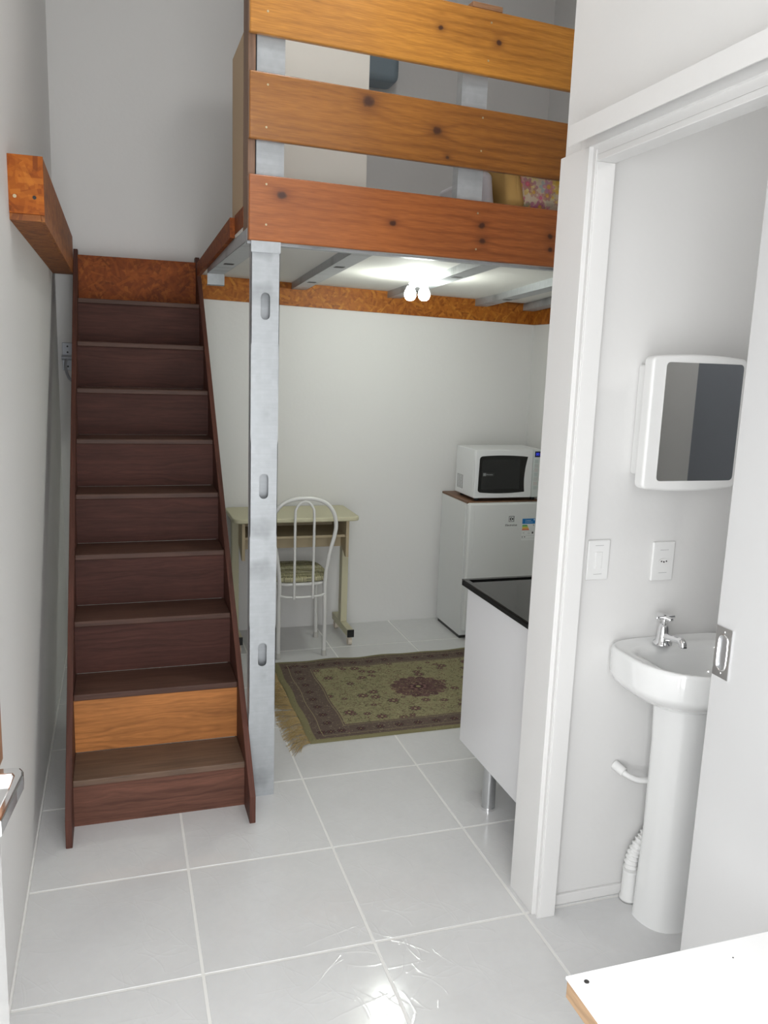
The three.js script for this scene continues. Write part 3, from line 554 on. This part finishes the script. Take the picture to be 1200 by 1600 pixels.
// ---------------------------------------------------------------- kitchen base cabinet with black worktop
{
  const k = thing('base_cabinet', 'white kitchen base cabinet on metal legs beside the bathroom wall', 'cabinet');
  mesh('body', box(1.122, 1.66, 0.178, 0.832, -0.842, -0.145, 0.003), M.cabinet, k);
  for (const [x, z] of [[1.15, -0.6], [1.15, -0.2], [1.62, -0.8], [1.62, -0.2]]) {
    const l = mesh('leg', cyl([x, 0.012, z], [x, 0.178, z], 0.0255, 0.0255, 24), M.satin, k);
    mesh('leg_foot', cyl([x, 0, z], [x, 0.012, z], 0.0275, 0.027, 24), M.chrome, l);
  }
  const w = thing('worktop', 'glossy black stone worktop with a raised rim on the white cabinet', 'worktop');
  mesh('slab', box(1.106, 1.67, 0.832, 0.852, -0.868, -0.14, 0.003), M.granite, w);
  mesh('rim', [box(1.106, 1.67, 0.8515, 0.858, -0.868, -0.845, 0.002), box(1.106, 1.128, 0.8515, 0.858, -0.845, -0.14, 0.002)], M.granite, w);
}

// ---------------------------------------------------------------- bathroom
{
  const b = thing('washbasin', 'white ceramic washbasin on a tall pedestal in the bathroom', 'washbasin');
  const cx = 1.438, cz = 0.13, N = 72;
  const ringAt = (s, y, dz, wide = 1) => { const out = []; for (let k = 0; k < N; k++) { const t = k / N * Math.PI * 2, c = Math.cos(t), q = Math.sin(t), front = q > 0, e = front ? 0.92 : 0.42, a = 0.236 * wide, d = front ? 0.205 : 0.15; out.push([cx + a * s * Math.sign(c) * Math.pow(Math.abs(c), front ? 0.8 : 0.5), y, Math.max(-0.019, cz + dz + d * s * Math.sign(q) * Math.pow(Math.abs(q), e))]); } return out; };
  const rows = [ringAt(0.42, 0.715, -0.02), ringAt(0.62, 0.732, -0.02), ringAt(0.84, 0.762, -0.01), ringAt(0.965, 0.79, 0), ringAt(0.995, 0.808, 0), ringAt(1.0, 0.85, 0), ringAt(1.0, 0.873, 0), ringAt(0.99, 0.883, 0), ringAt(0.96, 0.886, 0), ringAt(0.92, 0.878, 0.004), ringAt(0.86, 0.876, 0.016, 0.95), ringAt(0.8, 0.873, 0.03, 0.93), ringAt(0.76, 0.85, 0.035, 0.9), ringAt(0.64, 0.805, 0.035, 0.88), ringAt(0.45, 0.772, 0.035, 0.9), ringAt(0.12, 0.762, 0.035)];
  const pos = [], idx = []; rows.forEach((r) => r.forEach((p) => pos.push(...p)));
  for (let j = 0; j < rows.length - 1; j++) for (let k = 0; k < N; k++) { const n = (k + 1) % N, a = j * N + k, c = j * N + n; idx.push(a, a + N, c, c, a + N, c + N); }
  const cap = (row, y, flip) => { const m = pos.length / 3; pos.push(cx, y, cz + (flip ? 0.035 : -0.02)); for (let k = 0; k < N; k++) { const n = (k + 1) % N; flip ? idx.push(m, row * N + n, row * N + k) : idx.push(m, row * N + k, row * N + n); } };
  cap(0, 0.715, false); cap(rows.length - 1, 0.76, true);
  const g = new THREE.BufferGeometry(); g.setAttribute('position', new THREE.Float32BufferAttribute(pos, 3)); g.setIndex(idx); g.computeVertexNormals();
  mesh('bowl', g, M.ceramic, b);
  mesh('drain', lathe([[0, 0.002], [0.02, 0.002], [0.024, 0]].reverse(), cx, 0.764, cz + 0.035), M.chrome, b);
  const prow = []; for (const [y, rx, rz] of [[0, 0.108, 0.105], [0.02, 0.106, 0.103], [0.3, 0.096, 0.094], [0.6, 0.098, 0.098], [0.72, 0.106, 0.106]]) { const o = []; for (let k = 0; k < 40; k++) { const t = k / 40 * 6.28319, c = Math.cos(t), q = Math.sin(t); o.push([cx + rx * Math.sign(c) * Math.pow(Math.abs(c), 0.75), y, 0.105 + (q > 0 ? rz : 0.05) * Math.sign(q) * Math.pow(Math.abs(q), 0.9)]); } prow.push(o); }
  const pp = [], pi = []; prow.forEach((r) => r.forEach((p) => pp.push(...p))); for (let j = 0; j < 4; j++) for (let k = 0; k < 40; k++) { const n = (k + 1) % 40; pi.push(j * 40 + k, (j + 1) * 40 + k, j * 40 + n, j * 40 + n, (j + 1) * 40 + k, (j + 1) * 40 + n); }
  const pg = new THREE.BufferGeometry(); pg.setAttribute('position', new THREE.Float32BufferAttribute(pp, 3)); pg.setIndex(pi); pg.computeVertexNormals();
  mesh('pedestal', pg, M.ceramic, b);
  const t = thing('faucet', 'chrome cross-handle faucet on the washbasin', 'faucet');
  const fx = 1.388, fz = 0.035, fy = 0.879;
  mesh('base', lathe([[0.029, 0], [0.029, 0.006], [0.022, 0.01], [0.0195, 0.022], [0.016, 0.052], [0.013, 0.064], [0, 0.065]], fx, fy, fz), M.chrome, t);
  mesh('spout', [cyl([fx, fy + 0.024, fz], [fx, fy + 0.037, fz + 0.075], 0.0125, 0.0105), tube([[fx, fy + 0.036, fz + 0.068], [fx, fy + 0.0375, fz + 0.082], [fx, fy + 0.032, fz + 0.093], [fx, fy + 0.022, fz + 0.096]], 0.0112, 16, 14), cyl([fx, fy + 0.0222, fz + 0.096], [fx, fy + 0.0218, fz + 0.096], 0.011, 0.011)], M.chrome, t);
  mesh('stem', cyl([fx, fy + 0.06, fz], [fx, fy + 0.086, fz], 0.007, 0.007, 14), M.chrome, t);
  mesh('handle', [box(fx - 0.034, fx + 0.034, fy + 0.08, fy + 0.091, fz - 0.0075, fz + 0.0075, 0.004), box(fx - 0.0075, fx + 0.0075, fy + 0.08, fy + 0.091, fz - 0.034, fz + 0.034, 0.004)], M.chrome, t);

  const p = thing('water_pipe', 'white supply pipe from the bathroom wall to the basin pedestal', 'pipe');
  mesh('hose', tube([[1.297, 0.46, -0.005], [1.315, 0.445, 0.02], [1.35, 0.43, 0.035], [1.4, 0.425, 0.04]], 0.0095, 24, 12), M.white, p);
  mesh('nut', cyl([1.294, 0.464, -0.019], [1.31, 0.45, 0.014], 0.0165, 0.0155, 8), M.white, p);
  const d = thing('drain_hose', 'white corrugated drain hose beside the basin pedestal at the floor', 'hose');
  const crv = new THREE.CatmullRomCurve3([[1.366, 0.1, 0.022], [1.366, 0.14, 0.022], [1.378, 0.18, 0.024], [1.405, 0.212, 0.022], [1.435, 0.255, 0.022]].map((v) => new THREE.Vector3(...v)));
  const tg = new THREE.TubeGeometry(crv, 90, 0.021, 16); { const q = tg.attributes.position, n = tg.attributes.normal; for (let i = 0; i < q.count; i++) { const s = Math.floor(i / 17) / 90, w = 0.0032 * Math.sin(s * 75); q.setXYZ(i, q.getX(i) + n.getX(i) * w, q.getY(i) + n.getY(i) * w, q.getZ(i) + n.getZ(i) * w); } tg.computeVertexNormals(); }
  mesh('corrugated_tube', tg, M.white, d); mesh('floor_sleeve', lathe([[0.0, 0], [0.031, 0], [0.031, 0.01], [0.0265, 0.016], [0.0255, 0.1], [0.028, 0.112], [0, 0.112]], 1.366, 0, 0.022), M.white, d);

  const m = thing('mirror_cabinet', 'white plastic bathroom cabinet with a rounded mirror door', 'mirror cabinet');
  const pl = mat(rgb(0.8, 0.8, 0.79), 0.3);
  mesh('body', box(1.252, 1.47, 1.402, 1.722, -0.02, 0.082, 0.008), pl, m);
  const dr = mesh('door', (() => {                                    // bowed frame
    const sh = new THREE.Shape(); const a = 1.198, c = 1.514, y0 = 1.376, y1 = 1.746, r = 0.02;
    sh.moveTo(a + r, y0); sh.quadraticCurveTo((a + c) / 2, y0 - 0.014, c - r, y0); sh.quadraticCurveTo(c, y0, c, y0 + r); sh.lineTo(c, y1 - r); sh.quadraticCurveTo(c, y1, c - r, y1); sh.quadraticCurveTo((a + c) / 2, y1 + 0.014, a + r, y1); sh.quadraticCurveTo(a, y1, a, y1 - r); sh.lineTo(a, y0 + r); sh.quadraticCurveTo(a, y0, a + r, y0);
    const q = new THREE.ExtrudeGeometry(sh, { depth: 0.026, bevelEnabled: true, bevelSize: 0.008, bevelThickness: 0.008, bevelOffset: -0.008, bevelSegments: 4, curveSegments: 14 }); q.translate(0, 0, 0.09); return q;
  })(), pl, m);
  { const sh = new THREE.Shape(); const a = 1.241, c = 1.5, y0 = 1.4, y1 = 1.73, r = 0.014; sh.moveTo(a + r, y0); sh.lineTo(c - r, y0); sh.quadraticCurveTo(c, y0, c, y0 + r); sh.lineTo(c, y1 - r); sh.quadraticCurveTo(c, y1, c - r, y1); sh.lineTo(a + r, y1); sh.quadraticCurveTo(a, y1, a, y1 - r); sh.lineTo(a, y0 + r); sh.quadraticCurveTo(a, y0, a + r, y0);
    const q = new THREE.ExtrudeGeometry(sh, { depth: 0.0012, bevelEnabled: false, curveSegments: 8 }); q.translate(0, 0, 0.1242); mesh('mirror', q, mat(rgb(0.9, 0.91, 0.9), 0.01, { metalness: 1 }), dr); }

  const sw = thing('light_switch', 'white wall switch plate by the bathroom door frame', 'switch');
  const plate = (o, x0, x1, y0, y1) => mesh('plate', box(x0, x1, y0, y1, -0.02, -0.011, 0.008), pl, o);
  plate(sw, 1.129, 1.205, 1.08, 1.203); mesh('rocker', box(1.155, 1.178, 1.115, 1.167, -0.012, -0.0085, 0.0015), pl, sw); for (const y of [1.098, 1.186]) mesh('groove', box(1.153, 1.181, y, y + 0.0012, -0.0112, -0.0106), mat(rgb(0.4, 0.4, 0.4), 0.6), sw);
  const ou = thing('power_outlet', 'white wall socket above the washbasin', 'outlet');
  plate(ou, 1.357, 1.437, 1.067, 1.19); mesh('socket', lathe([[0, 0], [0.017, 0], [0.017, 0.002], [0, 0.0005]].reverse(), 0, 0, 0).rotateX(Math.PI / 2).scale(1, 0.55, 1).translate(1.398, 1.129, -0.0105), pl, ou);
  for (const dx of [-0.009, 0, 0.009]) mesh('pin_hole', cyl([1.398 + dx, 1.129 + (dx ? 0 : -0.002), -0.0102], [1.398 + dx, 1.129 + (dx ? 0 : -0.002), -0.0082], 0.0024, 0.0024, 10), M.dark, ou);
  for (const y of [1.092, 1.164]) mesh('groove', box(1.383, 1.413, y, y + 0.0012, -0.0112, -0.0106), mat(rgb(0.4, 0.4, 0.4), 0.6), ou);
}

// ---------------------------------------------------------------- sliding bathroom door and its track
{
  const t = thing('door_track', 'white aluminium track above the bathroom doorway', 'track');
  mesh('fascia', box(0.97, 0.974, 2.286, 2.338, -0.02, 1.7, 0.001), M.trim, t);
  mesh('top_plate', box(0.974, 1.03, 2.334, 2.338, -0.02, 1.7), M.trim, t);
  mesh('rear_rail', box(1.018, 1.03, 2.284, 2.334, -0.03, 1.7), M.trim, t);
  const d = thing('sliding_door', 'plain white sliding door pushed half across the bathroom opening', 'door');
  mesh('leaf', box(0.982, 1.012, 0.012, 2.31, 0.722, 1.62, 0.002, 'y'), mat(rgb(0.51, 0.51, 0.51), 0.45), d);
  const sh = new THREE.Shape(); sh.moveTo(0, 0); sh.lineTo(0.046, 0); sh.lineTo(0.046, 0.108); sh.lineTo(0, 0.108); sh.closePath();
  const h = new THREE.Path(); h.absarc(0.023, 0.078, 0.0125, 0, Math.PI, false); h.absarc(0.023, 0.03, 0.0125, Math.PI, Math.PI * 2, false); h.closePath(); sh.holes.push(h);
  const g = new THREE.ExtrudeGeometry(sh, { depth: 0.0025, bevelEnabled: true, bevelSize: 0.0008, bevelThickness: 0.0008, bevelOffset: -0.0008, bevelSegments: 2, curveSegments: 14 });
  g.rotateY(-Math.PI / 2); g.translate(0.9815, 1.086, 0.727);
  const p = mesh('pull_plate', g, M.chrome, d);
  const cup = new THREE.Shape(); cup.absarc(0.023, 0.078, 0.0125, 0, Math.PI, false); cup.absarc(0.023, 0.03, 0.0125, Math.PI, Math.PI * 2, false); cup.closePath();
  const cg = new THREE.ExtrudeGeometry(cup, { depth: 0.0006, bevelEnabled: false, curveSegments: 14 }); cg.rotateY(-Math.PI / 2); cg.translate(0.9817, 1.086, 0.727); mesh('pull_cup', cg, M.satin, p);
  mesh('pull_rim', tube([...Array(24)].map((_, k) => { const a = k / 24 * 6.2832, c = Math.cos(a), s = Math.sin(a); return [0.978, 1.14 + 0.024 * Math.sign(s) * Math.min(1, Math.abs(s) * 3) + 0.0135 * s, 0.75 + 0.0135 * c]; }), 0.0018, 80, 8, true), M.chrome, p);
  for (const y of [1.096, 1.184]) mesh('screw', cyl([0.9775, y, 0.75], [0.979, y, 0.75], 0.003, 0.003, 10), M.chrome, p);
}

// ---------------------------------------------------------------- white table at the entrance
{
  const t = thing('side_table', 'white-topped table with a raw wood edge in the near right corner', 'table');
  mesh('table_top', box(0.467, 0.972, 0.745, 0.75, 1.062, 1.7, 0.001), mat(rgb(0.86, 0.86, 0.86), 0.4), t);
  mesh('edge_band', box(0.469, 0.972, 0.713, 0.745, 1.064, 1.7, 0.001, 'z'), mat(rgb(0.5, 0.32, 0.18), 0.6, { map: grainTex }), t);
  for (const [x, z] of [[0.463, 1.13], [0.93, 1.13], [0.463, 1.64], [0.93, 1.64]]) mesh('leg', box(x, x + 0.04, 0, 0.713, z, z + 0.04, 0.004), mat(rgb(0.74, 0.7, 0.62), 0.5), t);
  for (const [x, z] of [[0.493, 1.082], [0.76, 1.1]]) mesh('screw', cyl([x, 0.749, z], [x, 0.7508, z], x < 0.6 ? 0.0042 : 0.0012, x < 0.6 ? 0.0042 : 0.0012, 14), M.dark, t);
}

// ---------------------------------------------------------------- entrance door leaf, swung back to the left wall
{
  const d = thing('entrance_door', 'white entrance door with a chrome lever, open along the left wall', 'door');
  const hx = -0.47, hz = 1.735, ex = -0.412, ez = 0.7, len = Math.hypot(ex - hx, ez - hz);
  d.position.set(hx, 0, hz); d.rotation.y = Math.atan2(-(ex - hx), -(ez - hz));
  mesh('leaf', box(-0.018, 0.018, 0.008, 2.1, -len, 0, 0.003, 'y'), M.gloss, d);
  const ly = 1.035, lz = -len + 0.045;
  mesh('rosette', cyl([0.018, ly, lz], [0.024, ly, lz], 0.026), M.chrome, d);
  const lever = extrude([[0.02, 0], [0.052, 0], [0.061, 0.004], [0.067, 0.014], [0.069, 0.03], [0.066, 0.07], [0.06, 0.16], [0.048, 0.16], [0.053, 0.07], [0.054, 0.03], [0.05, 0.022], [0.02, 0.022]], 0.02, 0.003);
  lever.rotateX(Math.PI / 2); lever.translate(0, ly + 0.012, lz - 0.01);
  mesh('lever', lever, M.chrome, d);
  mesh('wood_strip', box(0.0185, 0.03, 1.05, 1.26, -len + 0.004, -len + 0.035, 0.003, 'y'), mat(rgb(0.42, 0.2, 0.1), 0.5, { map: grainTex }), d);
}

scene.traverse((o) => { if (o.isMesh) { o.castShadow = true; o.receiveShadow = true; } });
renderer.render(scene, camera);
